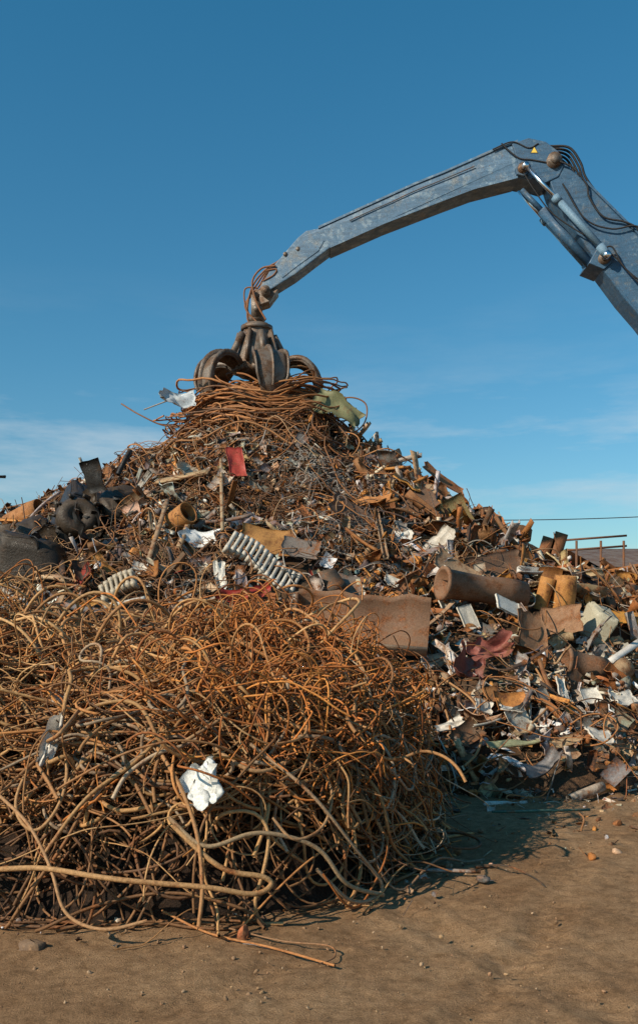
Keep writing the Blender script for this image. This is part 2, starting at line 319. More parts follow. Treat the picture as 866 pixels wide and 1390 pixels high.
# ---------------------------------------------------------------- HERO ITEMS
def hero(name,VQ,u,v,size,E,col,mat,lift=.25,Fd=FH,d=None,smooth=False,exc=.75):
    dd=(hit(u,v,Fd)-lift) if d is None else d; c=W(u,v,dd); V,Q=VQ; mb=MB(); mb.add(V@eul(*E).T,Q,None,col)
    o=mb.build(name,mat,smooth=smooth); o.location=Vector(c.tolist()); EXC.append((c,size*exc)); return o
hero('white_sheet_metal',sheetVQ(.62,.34,.08,.1,.01,seed=3,ragged=.2),238,547,.5,(R_(60),R_(10),R_(25)),(.50,.54,.56),M_pale,d=16.9)
hero('olive_sheet_metal',sheetVQ(.95,.5,.07,-.12,.015,seed=8,ragged=.12),457,556,.7,(R_(52),R_(28),R_(-8)),(.2,.2,.10),M_paint,d=16.8)
hero('red_steel_panel',sheetVQ(.26,.56,.02,.03,.015,seed=5,ragged=.05),320,628,.4,(R_(62),R_(0),R_(22)),(.42,.055,.04),M_paint,lift=.5)
hero('white_crumpled_sheet',sheetVQ(.20,.27,.04,.08,.003,nx=18,ny=18,seed=12,ragged=.6),284,1062,.2,(R_(68),R_(-38),R_(-25)),(.72,.72,.68),M_pale,lift=.24,Fd=FT)
hero('white_crumpled_sheet',sheetVQ(.07,.30,.05,.1,.004,seed=15,ragged=.4),78,1005,.2,(R_(60),R_(10),R_(-15)),(.66,.6,.52),M_pale,lift=.24,Fd=FT)
hero('white_crumpled_sheet',sheetVQ(.12,.09,.05,.1,.004,seed=25,ragged=.5),85,957,.2,(R_(60),R_(20),R_(-15)),(.66,.6,.52),M_pale,lift=.24,Fd=FT)
hero('grey_crumpled_sheet',sheetVQ(.14,.32,.05,.1,.004,seed=26,ragged=.5),575,1040,.2,(R_(70),R_(10),R_(-15)),(.44,.37,.29),M_pale,lift=.2,Fd=FT)
hero('white_sheet_metal',sheetVQ(.5,.28,.05,.1,.01,seed=4,ragged=.3),270,733,.35,(R_(50),R_(10),R_(5)),(.74,.74,.72),M_pale,lift=.5)
hero('grey_sheet_metal',sheetVQ(.7,.3,.06,.1,.01,seed=24,ragged=.2),590,745,.35,(R_(55),R_(-40),R_(5)),(.56,.5,.42),M_pale,lift=.4)
hero('cream_sheet_metal',sheetVQ(.6,.4,.04,.05,.01,seed=34,ragged=.2),700,772,.35,(R_(55),R_(30),R_(5)),(.64,.55,.44),M_pale,lift=.45)
hero('cream_sheet_metal',sheetVQ(.42,.3,.04,.05,.01,seed=35,ragged=.2),252,640,.3,(R_(55),R_(20),R_(35)),(.55,.46,.34),M_pale,lift=.5)
hero('white_sheet_metal',sheetVQ(.14,.42,.04,.05,.01,seed=36,ragged=.3),298,785,.3,(R_(65),R_(0),R_(15)),(.66,.62,.54),M_pale,lift=.4)
hero('white_sheet_metal',sheetVQ(.3,.2,.04,.05,.01,seed=37,ragged=.3),548,730,.3,(R_(65),R_(0),R_(-25)),(.68,.64,.58),M_pale,lift=.45)
for (w_,h_,u,v,E,cc,lf,sd_) in ((1.3,.6,640,740,(48,35,15),(.20,.09,.045),.3,44),(1.0,.45,590,700,(50,40,10),(.28,.12,.05),.3,45),(.9,.5,700,745,(45,30,25),(.40,.19,.085),.3,46),(.8,.4,560,690,(60,-30,10),(.12,.07,.045),.35,47),(.9,.4,745,775,(50,25,0),(.33,.15,.06),.3,48),(.6,.4,525,720,(55,15,10),(.22,.2,.18),.3,49),(.9,.4,670,770,(60,-10,20),(.12,.07,.045),.3,50),(.7,.35,620,775,(55,30,10),(.42,.27,.16),.35,51),(.8,.4,480,700,(55,35,10),(.16,.1,.07),.3,52),(.7,.4,790,790,(45,25,10),(.44,.2,.075),.3,53),(.5,.35,465,795,(60,10,0),(.16,.13,.11),.35,55),(.5,.3,408,745,(60,10,0),(.2,.17,.15),.35,56),(.9,.3,600,652,(40,35,10),(.32,.13,.05),.3,57)):
    hero('rusty_steel_plate',sheetVQ(w_,h_,.02,.03,.015,seed=sd_,ragged=.1),u,v,.4,tuple(R_(e) for e in E),cc,M_scrap,lift=lf)
hero('rusty_steel_plate',sheetVQ(.8,.45,.03,.05,.015,seed=54,ragged=.1),365,737,.5,(R_(60),R_(5),R_(5)),(.46,.22,.065),M_scrap,lift=.4)
hero('rusty_steel_plate',sheetVQ(.42,.62,.02,.03,.015,seed=64,ragged=.15),720,862,.5,(R_(70),R_(5),R_(25)),(.28,.15,.08),M_scrap,lift=.35)
hero('rusty_steel_plate',sheetVQ(.5,.38,.02,.03,.015,seed=65,ragged=.1),762,842,.5,(R_(72),R_(-5),R_(-15)),(.32,.17,.09),M_scrap,lift=.4)
hero('orange_steel_plate',sheetVQ(.9,.2,.02,.05,.015,seed=66,ragged=.08),838,838,.5,(R_(60),R_(8),R_(5)),(.52,.24,.045),M_paint,lift=.35)
o=hero('cream_sack',lib_lump(3,14,18,.02),810,850,.4,(.4,.3,.2),(.46,.42,.31),M_pale,lift=.35,smooth=True); o.scale=(.6,.5,.62)
hero('red_car_panel',sheetVQ(.56,.3,.06,.08,.01,16,12,9,.3),662,885,.4,(R_(60),R_(-14),R_(12)),(.27,.085,.065),M_paint,lift=.3)
hero('red_car_panel',sheetVQ(.36,.3,.07,.1,.01,16,12,19,.3),632,912,.3,(R_(45),R_(24),R_(12)),(.2,.065,.05),M_paint,lift=.3)
hero('white_appliance_door',sheetVQ(.22,.34,.005,0,.03,seed=10,ragged=.03),636,838,.35,(R_(68),R_(-12),R_(30)),(.66,.59,.48),M_pale,lift=.5)
hero('white_appliance_door',sheetVQ(.40,.22,.005,0,.03,seed=14,ragged=.03),690,822,.35,(R_(58),R_(20),R_(30)),(.68,.64,.56),M_pale,lift=.6)
for (w_,h_,u,v,E,sd_) in ((.35,.2,845,950,(40,-5,30),17),(.3,.16,812,1000,(40,15,30),27),(.14,.26,760,935,(60,15,30),28),(.3,.12,480,808,(60,-20,10),29),(.2,.14,530,790,(50,30,10),30),(.16,.2,600,820,(60,10,40),31),(.24,.12,692,965,(30,10,10),32),(.2,.12,190,770,(60,10,10),33),(.22,.18,800,945,(60,-10,10),38),(.3,.1,610,985,(50,-20,10),39),(.2,.16,655,960,(60,20,10),40),(.3,.18,620,750,(60,-20,10),41)):
    hero('white_metal_trim',sheetVQ(w_,h_,.02,.05,.02,seed=sd_,ragged=.12),u,v,.2,tuple(R_(e) for e in E),(.66,.6,.51),M_pale,lift=.3)
hero('green_metal_strip',sheetVQ(.6,.08,.02,.03,.01,seed=18,ragged=.05),700,1012,.3,(R_(20),R_(-6),R_(8)),(.28,.29,.17),M_paint,lift=.2)
hero('bent_sheet_metal',sheetVQ(.4,.14,.04,.2,.008,seed=19,ragged=.15),738,1045,.3,(R_(30),R_(-30),R_(20)),(.2,.19,.19),M_paint,lift=.15)
# large loader blade (concave, open to the yard)
mb=MB(); na=11; th=np.linspace(-.85,.8,na); A_=[(.46-.46*math.cos(a),.46*math.sin(a)) for a in th]; A_=[(-q[0],q[1]) for q in A_]
prof_=[(q[0],q[1]) for q in A_]+[(q[0]+.035,q[1]) for q in A_[::-1]]
n_=14; V=np.array([[ (i/(n_-1)-.5)*1.6, p[0]+.03*math.sin(i*.9),p[1]+.02*math.sin(i*.7)+.02*math.sin(i*1.9)*(p[1]>.2)] for i in range(n_) for p in prof_]); mb.add(V,gridQ(n_,len(prof_),True),None,(.20,.11,.065))
box(mb,(.1,-.22,-.36),(1.4,.16,.03),eul(-.3,0,0),(.34,.23,.15)); box(mb,(-.81,-.02,0),(.03,.22,.6),eul(.2,0,0),(.16,.09,.055))
for xx in(-.5,.1,.6): box(mb,(xx,.16,0),(.05,.25,.5),None,(.1,.06,.04))
o=mb.build('loader_blade',M_scrap); c=W(492,846,hit(492,846,FH)-.5); o.location=Vector(c.tolist()); o.rotation_euler=(R_(-18),R_(4),R_(-8)); EXC.append((c,.55)); EXC.append((c+[.5,0,0],.5)); EXC.append((c-[.5,0,0],.5))
# pipes
def pipe(name,u,v,r,L,E,col,lift=.3,flange=True,wall=.02):
    pr=[(r,-L/2)]+([(r*1.15,-L/2),(r*1.15,-L/2+.05),(r,-L/2+.05)] if flange else [])+[(r,0),(r*1.01,L/4),(r,L/2),(r-wall,L/2),(r-wall,-L/2),(r,-L/2)]
    V,Q=lathe(pr,26); dn=V[:,2]; V=V.copy(); V[:,0]*=1-.08*np.sin(dn*7+u); V[:,1]*=1+.06*np.sin(dn*5+v); return hero(name,(V,Q),u,v,max(r,.3),E,col,M_scrap,lift=lift,exc=1.,smooth=False)
pipe('rusty_steel_pipe',655,800,.19,1.25,(0,R_(97),R_(22)),(.24,.13,.075),.6)
pipe('rusty_steel_pipe',765,806,.15,.5,(R_(5),R_(5),0),(.5,.22,.06),.5,False)
pipe('rusty_steel_pipe',738,806,.1,.45,(R_(5),R_(15),0),(.5,.22,.06),.5,False)
pipe('rusty_steel_pipe',840,804,.13,.9,(0,R_(85),R_(35)),(.3,.15,.075),.5)
pipe('steel_drum',792,905,.17,.5,(R_(15),R_(100),R_(20)),(.22,.12,.07),.4)
pipe('steel_drum',838,915,.13,.36,(R_(15),R_(60),R_(50)),(.38,.25,.14),.35)
pipe('steel_drum',245,705,.17,.4,(R_(60),R_(20),R_(40)),(.44,.19,.055),.45)
pipe('rusty_steel_pipe',35,702,.2,.7,(R_(0),R_(70),R_(-20)),(.40,.17,.055),.4,False)
pipe('grey_tube',795,1076,.045,.42,(0,R_(78),R_(25)),(.46,.37,.28),.05,False,.006)
pipe('white_tube',686,1091,.028,.42,(0,R_(90),R_(5)),(.64,.62,.56),.03,False,.006)
def radiator(name,u,v,n,sp_,h,E,col,lift=.4):
    mb=MB(); 
    for i in range(n):
        x=(i-(n-1)/2)*sp_; z0=.06*math.sin(i*.45)
        for yo in(-.04,.04):
            P=spline([(x,yo,-h/2+z0),(x,yo*1.1,-h/4+z0),(x,yo*1.1,h/4+z0),(x,yo,h/2+z0)],8); tubes(mb,P[None],[sp_*.34],8,[np.array(col)*rng.uniform(.7,1.05)])
        for z in(-h/2,h/2): box(mb,(x,0,z+z0),(sp_*.8,.13,.06),eul(0,0,0),col)
        if i<n-1:
            for z in(-h/2,h/2): cyl(mb,(x,0,z+z0),(x+sp_,0,z+.06*math.sin((i+1)*.45)),.022,8,col)
    o=mb.build(name,M_pale); dd=hit(u,v)-lift; c=W(u,v,dd); o.location=Vector(c.tolist()); o.rotation_euler=E; EXC.append((c,.4)); EXC.append((c+[.35,0,-.2],.33)); EXC.append((c+[-.35,0,.2],.33))
radiator('cast_iron_radiator',357,764,14,.078,.27,(R_(-38),R_(32),R_(8)),(.64,.58,.49),.5)
radiator('cast_iron_radiator',162,798,7,.07,.2,(R_(-35),R_(-25),R_(-5)),(.5,.42,.31),.5)
# crushed dark machinery at left
dk=[(.022,.02,.019),(.04,.03,.022),(.06,.043,.03),(.016,.016,.017)]
M_dark=scrap_mat('oily_black_steel',.22,(.07,.04,.025),.5,dust=.14,bump=.5,finesc=40)
mb=MB()
for (sd_,s,off,E,ci) in ((3,1.15,(0,0,.1),(.3,.5,.2),0),(7,.9,(.45,.05,.2),(.8,.1,.7),2),(10,.8,(-.5,0,-.05),(.1,.9,.3),1),(2,.7,(.25,-.2,-.3),(.4,.2,1.),1),(5,.7,(-.25,-.2,-.35),(1.2,.1,.1),0),(12,.6,(.75,.05,-.1),(.5,.6,.3),2)):
    V,Q=lib_lump(sd_,22,26,.012); V=V*s; nn_=nrm(V); V=V+nn_*(.12*vn(V[:,0]*4+sd_,V[:,1]*4+V[:,2]*3,1,3)+.07*vn(V[:,0]*9,V[:,2]*9,1,4))[:,None]; mb.add(V@eul(*E).T+np.array(off),Q,None,dk[ci])
for i in range(30):
    kd=('plate','beam','plate','tube')[i%4]; V,Q=LIB[kd][i%10]; s=rng.uniform(.2,.5); off=np.array([rng.normal()*.45,-.3+rng.normal()*.15,rng.normal()*.28])
    mb.add((V*s)@eul(*rng.uniform(-1.4,1.4,3)).T+off,Q,None,dk[i%4])
V,Q=lathe([(.06,0),(.12,.06),(.2,.05),(.24,-.02),(.24,-.3),(.2,-.34),(.05,-.34)],20); mb.add(V@eul(1.35,.35,.2).T+[.12,-.5,.12],Q,None,dk[2])
for a in np.linspace(0,6.28,11)[:-1]: box(mb,(.12+.25*math.cos(a),-.42,.12+.25*math.sin(a)),(.05,.26,.03),eul(0,-a,0),dk[1])
o=mb.build('crushed_engine_block',M_dark); c=W(106,718,hit(106,718)-.65); o.location=Vector(c.tolist()); o.scale=(1.35,1.2,1.2); EXC.append((c,1.))
mb=MB()
for i in range(9):
    V,Q=sheetVQ(rng.uniform(.3,.7),rng.uniform(.25,.4),.05,rng.uniform(-.2,.2),.015,12,10,80+i,.2); off=np.array([rng.normal()*.35,rng.normal()*.12,rng.normal()*.2]); mb.add(V@eul(*rng.uniform(-.2,1.3,3)).T+off,Q,None,dk[(i+1)%4])
V,Q=lib_lump(8,20,22,.012); mb.add(V*.9,Q,None,dk[1])
o=mb.build('crushed_black_fender',M_dark); c=W(38,762,hit(38,762)-.5); o.location=Vector(c.tolist()); o.scale=(1.25,1.2,1.2); EXC.append((c,.7))
mb=MB(); box(mb,(0,0,0),(.5,.3,.24),None,(.66,.64,.58)); box(mb,(0,-.16,.0),(.42,.015,.17),None,(.5,.48,.44)); box(mb,(.15,-.18,.05),(.12,.02,.02),None,(.2,.2,.2))
o=mb.build('white_metal_cabinet',M_pale); o.location=Vector(W(10,826,hit(10,826,FH)-.8).tolist()); o.rotation_euler=(.25,-.12,.3); bv=o.modifiers.new('b','BEVEL'); bv.width=.02; bv.segments=2
hero('red_crate',sheetVQ(.4,.14,.05,.2,.02,seed=21,ragged=.15),316,812,.3,(R_(70),R_(5),R_(5)),(.38,.04,.03),M_paint,lift=.6)
hero('red_crate',sheetVQ(.26,.12,.04,.1,.02,seed=22,ragged=.15),355,804,.2,(R_(60),R_(-25),R_(5)),(.38,.04,.03),M_paint,lift=.6)
def beam(name,u0,v0,u1,v1,w,h,col,lift=.3,prof='U',mat=M_scrap,Fd=FH,dd=None):
    if dd is None: a=W(u0,v0,hit(u0,v0,Fd)-lift); b=W(u1,v1,hit(u1,v1,Fd)-lift)
    else: a=W(u0,v0,dd[0]); b=W(u1,v1,dd[1])
    L=np.linalg.norm(b-a); poly=Up(w,h,.015) if prof=='U' else Lp(w,.012) if prof=='L' else [(0,0),(w,0),(w,h),(0,h)]
    V,Q=extr(poly,L,6,0,.15/L,.001); x=nrm(b-a); up=np.array([0,-.6,.8]); y=nrm(np.cross(up,x)); z=np.cross(x,y); M=np.stack([x,y,z],-1)
    mb=MB(); mb.add(V@M.T,Q,None,col); o=mb.build(name,mat); o.location=Vector(((a+b)/2).tolist()); return o
beam('rusty_steel_beam',560,662,640,732,.2,.14,(.2,.09,.045),.5)
beam('rusty_steel_beam',548,674,600,716,.12,.1,(.3,.14,.06),.55)
beam('rusty_steel_beam',640,692,690,738,.16,.1,(.3,.13,.055),.5)
beam('rusty_steel_beam',655,712,735,755,.18,.08,(.36,.17,.08),.45)
beam('rusty_steel_beam',500,665,520,760,.08,.06,(.34,.23,.14),.5)
beam('rusty_steel_beam',610,720,700,790,.1,.08,(.12,.07,.045),.5)
beam('rusty_steel_beam',520,645,575,700,.1,.08,(.12,.075,.05),.5)
beam('wooden_board',210,658,282,645,.16,.03,(.48,.34,.19),.5,'B')
beam('wooden_board',298,625,300,722,.05,.04,(.42,.3,.18),.5,'B')
beam('wooden_board',262,690,240,745,.07,.04,(.44,.29,.16),.5,'B')
beam('wooden_board',225,680,200,760,.06,.03,(.34,.23,.14),.5,'B')
for (a_,b_,c_,d_,w_,cc) in ((505,1068,582,1112,.06,(.26,.13,.065)),(528,1050,590,1018,.05,(.42,.25,.12)),(430,955,492,872,.045,(.38,.15,.05)),(250,1010,330,960,.02,(.36,.21,.1)),(455,905,520,850,.03,(.36,.14,.05))):
    beam('flat_steel_bar',a_,b_,c_,d_,w_,.012,cc,.26,'B',mat=M_wire,Fd=FT)
beam('steel_lintel',430,780,447,806,.25,.05,(.1,.07,.05),.45,'B')
beam('green_rod',668,1104,800,1101,.018,.015,(.05,.14,.11),0,'B',dd=(7.7,8.1))
beam('steel_bar',560,1183,652,1186,.02,.018,(.34,.31,.28),0,'B',dd=(6.35,6.25))
beam('steel_bar',845,838,806,770,.06,.04,(.33,.17,.08),.5,'B')
beam('white_metal_trim',866,868,822,898,.09,.03,(.7,.66,.6),.4,'B',mat=M_pale)
# ---------------------------------------------------------------- SCRAP HEAP
heap=empty('scrap_heap')
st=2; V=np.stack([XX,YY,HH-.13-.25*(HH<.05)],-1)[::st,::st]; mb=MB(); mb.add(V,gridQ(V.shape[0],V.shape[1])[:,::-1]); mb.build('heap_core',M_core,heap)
mb=MB()
for kd,nn_,a,b in (('plate',8500,.05,.24),('curl',3000,.05,.2),('beam',1900,.12,.5),('lump',2200,.04,.18),('rod',1400,.2,.7),('tube',700,.08,.3)):
    scatter(mb,kd,'top',(-5.2,1.6,12.5,20,2.9,7),nn_,a,b,.8,(-.1,.2))
for kd,nn_,a,b in (('plate',6500,.06,.5),('curl',1300,.06,.25),('beam',3000,.15,1.1),('lump',2200,.05,.3),('rod',1000,.3,1.1),('tube',800,.1,.5),('disc',60,.2,.45)):
    scatter(mb,kd,'right',(.6,9.5,12.5,21,1.,5.2),nn_,a,b,.75,(-.1,.24))
scatter(mb,'plate','right',(.6,9.5,12.5,21,1.4,4.8),260,.35,.75,.35,(.0,.15),pw=1.)
for kd,nn_,a,b in (('plate',4200,.07,.4),('curl',1200,.06,.25),('beam',1300,.2,.8),('lump',1600,.06,.3),('rod',900,.3,1.),('tube',350,.12,.4),('disc',40,.2,.4)):
    scatter(mb,kd,'left',(-9,-1,9,19,.9,4.2),nn_,a,b,.7,(-.1,.2))
for kd,nn_,a,b in (('plate',8500,.04,.4),('curl',1800,.05,.22),('beam',2200,.12,.8),('lump',3600,.04,.22),('rod',1500,.2,.8),('tube',1000,.08,.4),('disc',90,.12,.35)):
    scatter(mb,kd,'low',(-2.5,8,7.,17,.03,3.2),nn_,a,b,.7,(-.08,.2))
mb.build('scrap_pieces',M_scrap,heap)
mb=MB()
n=5200; x=rng.uniform(.6,8,n); y=rng.uniform(5.6,15,n); h=heap_raw(x,y); k=(h<.15)&(h>-.8-1.6*rng.random(n)**3)&(rng.random(n)<np.exp(h*1.6)); x,y=x[k],y[k]; n=len(x)
w=rng.integers(0,5,n); cols=pick('low',n); R=basisN(np.tile([0,0,1.],(n,1)),.35)
for i,kd in enumerate(('plate','lump','rod','beam','plate')):
    for j,(V,Q) in enumerate(LIB[kd][:10]):
        q=(w==i)&(np.arange(n)%10==j)
        if q.any():
            S=.03*(6**(rng.random(q.sum())**1.6))*(1.5 if kd in('rod','beam') else .8); mb.many(V,Q,R[q],S,np.stack([x,y,.02+0*x],-1)[q],cols[q])
mb.build('toe_debris',M_scrap,heap)
BR=[(.32,.135,.048),(.24,.115,.054),(.40,.245,.13),(.15,.09,.055),(.42,.18,.062)]
mb=MB()
wires(mb,FH,(-4.5,1.2,13,19.5),190,45,.06,.004,.010,(-.02,.15),(1.5,5),BR,4)
wires(mb,FH,(-6,7,9,18),380,40,.06,.004,.010,(-.02,.2),(1,4),BR+[(.3,.27,.23)],4)
for (u,v,nn_,rr,cc) in ((240,790,260,.65,[(.24,.13,.07),(.3,.16,.08)]),(345,690,220,.5,[(.15,.08,.045),(.22,.11,.055)]),(425,650,120,.4,[(.36,.33,.29),(.27,.24,.21)]),(470,740,120,.6,[(.24,.2,.17),(.1,.1,.1)]),(560,760,90,.6,BR)):
    c=W(u,v,hit(u,v)); wires(mb,FH,(c[0]-rr,c[0]+rr,c[1]-rr,c[1]+rr),nn_,24,.035,.0035,.007,(.0,.2),(4,12),cc,4)
apex=np.array([-1.2,18.0])
def ring(n,r0,r1,zt,rad,cols):
    P=[]
    for i in range(n):
        c=apex+rng.normal(size=2)*[.32,.25]; R0=rng.uniform(r0,r1); e=rng.uniform(.6,1.); a0=rng.random()*6.28; span=rng.uniform(2.,7.); t=np.linspace(0,span,46)
        rr=R0*(1+.12*np.sin(t*1.7+a0)+.05*t/6); tx,ty=rng.normal(size=2)*.35
        x=c[0]+rr*np.cos(t+a0); y=c[1]+rr*e*np.sin(t+a0); h=samp(FH,x,y)[0]
        z=np.maximum(h+.06,(h*.55+.45*(zt+rng.normal()*.12))+rng.uniform(0,.3)+tx*(x-c[0])*.5+.06*np.sin(t*3+a0)); P.append(np.stack([x,y,z],-1))
    tubes(mb,np.array(P),rng.uniform(*rad,n),6,np.asarray(cols)[rng.integers(0,len(cols),n)]*rng.uniform(.7,1.35,(n,1)))
CO=[(.36,.145,.048),(.27,.115,.046),(.43,.2,.08),(.18,.1,.06)]
ring(170,.35,1.25,6.02,(.011,.021),CO); ring(80,.9,1.65,5.55,(.009,.018),CO)
wires(mb,FH,(-2.7,.3,16.2,19),170,46,.06,.009,.018,(.02,.25),(1,3),CO,5)
tube1(mb,[W(165,548,17.3),W(190,563,17.2),W(225,578,17.2),W(262,575,17.3)],.014,6,(.3,.15,.08))
tube1(mb,[W(440,560,17),W(470,540,17),W(496,548,17),W(494,575,17),W(470,592,17.1),W(430,600,17.2)],.014,6,(.3,.14,.07))
tube1(mb,[W(196,556,17.3),W(225,545,17.1),W(262,532,17.2)],.014,6,(.3,.28,.26))
for pts in ([(348,700),(352,682),(342,690),(348,720),(352,745),(340,780)],[(0,790),(30,778),(60,775),(90,768),(104,790)],[(100,790),(104,770),(92,762),(60,772),(10,800)],[(180,700),(185,730),(200,760),(230,770)],[(600,920),(640,950),(655,985),(648,1020),(630,1040)],[(585,905),(610,985),(600,1010),(560,1000)],[(640,910),(700,880),(745,945),(720,985)]):
    tube1(mb,[W(u,v,hit(u,v,FH)-.3) for u,v in pts],.013,6,(.42,.22,.095))
mb.build('heap_wires',M_wire,heap,True)
mb=MB(); cpts=spline([W(u,v,hit(u,v)-.3) for u,v in [(705,895),(740,900),(765,925),(780,955),(798,975),(815,990)]],60)
for q in range(3):
    for i in range(58):
        tdir=nrm(cpts[i+1]-cpts[i]); s_=nrm(np.cross(tdir,[0,0,1])); up=np.cross(s_,tdir); s2=s_ if i%2 else up
        th=np.linspace(0,2*math.pi,11); off=np.array([.12*q-.1,0,.06*math.sin(i*.3+q*2)-.05*q])
        P=cpts[i]+off+tdir*np.cos(th)[:,None]*.028+s2*np.sin(th)[:,None]*.016; tubes(mb,P[None],[.005],5,[(.42,.38,.33)])
mb.build('steel_chain',M_scrap)
# ---------------------------------------------------------------- FRONT TANGLE
tg=empty('rebar_and_wire_tangle')
V=np.stack([XX,YY,TT-.26-.95*np.clip(1-TT/1.0,0,1)],-1)[::st,::st]; V=V[:,:int(9/GS/st)]; mb=MB(); mb.add(V,gridQ(V.shape[0],V.shape[1])[:,::-1]); mb.build('tangle_shade_core',M_tshade,tg)  # added filler mound under the wires, coloured as the shade inside the tangle
TAN=[(.50,.275,.11),(.41,.205,.08),(.55,.32,.14),(.32,.155,.063),(.46,.20,.065)]
ORG=[(.50,.17,.038),(.40,.13,.032),(.57,.23,.055),(.29,.10,.03)]
GRY=[(.40,.29,.19),(.30,.215,.14),(.46,.34,.225)]
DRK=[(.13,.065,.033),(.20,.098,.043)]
mb=MB(); RG=(-4.9,1.2,5.1,9.8); C_=dict(contain=t_out)
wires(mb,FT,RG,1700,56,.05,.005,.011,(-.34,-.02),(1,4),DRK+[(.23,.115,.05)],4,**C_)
wires(mb,FT,RG,620,66,.05,.007,.0125,(-.06,.1),(.8,3.5),TAN,7,**C_)
wires(mb,FT,RG,170,80,.05,.007,.0135,(.0,.2),(.6,2.8),TAN,7,wob=.24,damp=.08,esc=.3,**C_)
wires(mb,FT,RG,1900,60,.04,.003,.0065,(-.1,.14),(1.2,6),TAN+DRK,5,**C_)
wires(mb,FT,RG,300,24,.045,.003,.007,(.05,.34),(.6,4),TAN+ORG[:1],5,wob=.2,damp=0.,kink=.02,**C_)
wires(mb,FT,(-.75,.95,5.6,8.8),1900,28,.04,.0035,.008,(-.02,.2),(.5,4),ORG,5,cond=lambda x,y,h:(h>.55)|(rng.random(len(x))<.2),kink=.05,damp=.05,**C_)
wires(mb,FT,(-4,-.75,5.8,8.8),560,28,.04,.0035,.007,(-.02,.1),(.5,4),ORG,5,cond=lambda x,y,h:(h>.6),kink=.05,**C_)
wires(mb,FT,(-1.5,.9,5.1,7.6),250,56,.035,.008,.0135,(-.02,.1),(2,7),GRY+TAN[:1],7,cond=lambda x,y,h:h<1.1,**C_)
wires(mb,FT,(.0,1.1,5.6,8.8),480,40,.04,.003,.008,(-.05,.16),(1,5),GRY+DRK+ORG[:1],5,**C_)
wires(mb,FT,RG,520,40,.04,.003,.008,(-.0,.05),(1,5),TAN+DRK,5,cond=lambda x,y,h:h<.6,contain=t_out,esc=.8)
def sw(pts,r,col,lift=.18):
    P=[W(u,v,hit(u,v,FT)) for u,v in pts]; P=[W(u,v,p[1]-lift) for (u,v),p in zip(pts,P)]
    P=spline(P,60); 
    for _ in range(6): P[1:-1]=(P[:-2]+P[2:]+2*P[1:-1])/4
    P[:,2]=np.maximum(P[:,2],r); tubes(mb,P[None],[r],9,[np.array(col)*[1.22,1.1,.95]])
sw([(0,1180),(60,1178),(130,1190),(200,1198),(290,1205),(345,1215),(370,1200),(352,1188),(300,1180),(235,1120)],.015,(.40,.25,.125))
sw([(100,880),(180,880),(280,915),(350,910),(400,935),(423,975),(405,1020),(350,1050),(290,1015)],.013,(.38,.24,.13))
sw([(25,870),(110,905),(170,960),(230,1040),(265,1120),(275,1200),(270,1258)],.012,(.34,.19,.09))
sw([(205,960),(240,925),(270,930),(330,960),(400,1000),(470,1050),(520,1130)],.011,(.34,.2,.1))
sw([(340,1010),(420,1075),(480,1150),(520,1205),(480,1225),(430,1180)],.011,(.3,.22,.15))
sw([(60,1010),(110,960),(160,880),(140,850),(100,850)],.011,(.38,.22,.11),.2)
sw([(0,880),(60,850),(150,870),(220,900),(240,960),(190,1030),(120,1080),(60,1160)],.011,(.34,.21,.1))
sw([(230,1110),(280,1150),(350,1130),(430,1150),(470,1200),(520,1215)],.013,(.3,.23,.15))
sw([(330,905),(370,880),(420,900),(440,960),(430,1010)],.011,(.42,.17,.05))
sw([(20,930),(80,990),(90,1070),(50,1130),(20,1090),(60,1020),(140,1010),(200,1060)],.010,(.36,.22,.11))
sw([(380,1060),(420,1040),(450,1070),(440,1120),(400,1140),(370,1110)],.009,(.32,.2,.11))
sw([(0,1080),(40,1120),(70,1180),(90,1240),(140,1262),(200,1250)],.010,(.36,.22,.12))
mb.build('tangled_rods',M_wire,tg,True)
mb=MB()
n=2200; x=rng.uniform(-3.5,1.6,n); y=rng.uniform(4.5,8.5,n); o_=t_out(x,y); k=(o_>-.5)&(o_<.05+.6*rng.random(n)**2.4); x,y=x[k],y[k]; n=len(x)
w=rng.integers(0,4,n); cols=pick('left',n); R=basisN(np.tile([0,0,1.],(n,1)),.35)
for i,kd in enumerate(('plate','lump','rod','curl')):
    for j,(V,Q) in enumerate(LIB[kd][:10]):
        q=(w==i)&(np.arange(n)%10==j)
        if q.any(): mb.many(V,Q,R[q],.012*(7**(rng.random(q.sum())**1.5))*(2.2 if kd=='rod' else 1),np.stack([x,y,.02+0*x],-1)[q],cols[q])
mb.build('foot_debris',M_scrap,tg)
mb=MB()
tube1(mb,[(-.9,5.35,.08),(-.6,5.12,.03),(-.25,4.93,.02),(.08,4.68,.02)],.007,7,(.45,.19,.065))
tube1(mb,[(-.5,5.2,.03),(-.2,5.03,.02),(.05,4.93,.03),(.08,4.8,.02),(.0,4.7,.02)],.005,6,(.3,.16,.08))
mb.build('bent_rusty_rod',M_wire,smooth=True)
mb=MB(); tube1(mb,[(1.15,6.5,.03),(1.3,6.35,.06),(1.42,6.15,.04),(1.46,6.0,.02)],.006,6,(.06,.045,.035)); mb.build('bent_wire',M_wire,smooth=True)
mb=MB(); tube1(mb,[W(788,1128,7.6),W(792,1112,7.6),W(786,1104,7.7)],.008,6,(.3,.14,.06)); tube1(mb,[W(798,1130,7.6),W(790,1141,7.5)],.008,6,(.3,.14,.06)); mb.build('broken_bolt',M_wire,smooth=True)
V,Q=lib_lump(6); mb=MB(); mb.add(V*[.22,.2,.14],Q,None,(.17,.11,.075)); o=mb.build('rock',M_rock); o.location=(-1.52,4.92,.02)
V,Q=lib_lump(9); mb=MB(); mb.add(V*.11,Q,None,(.45,.13,.05)); o=mb.build('brick_fragment',M_rock); o.location=(-.42,5.12,.03)
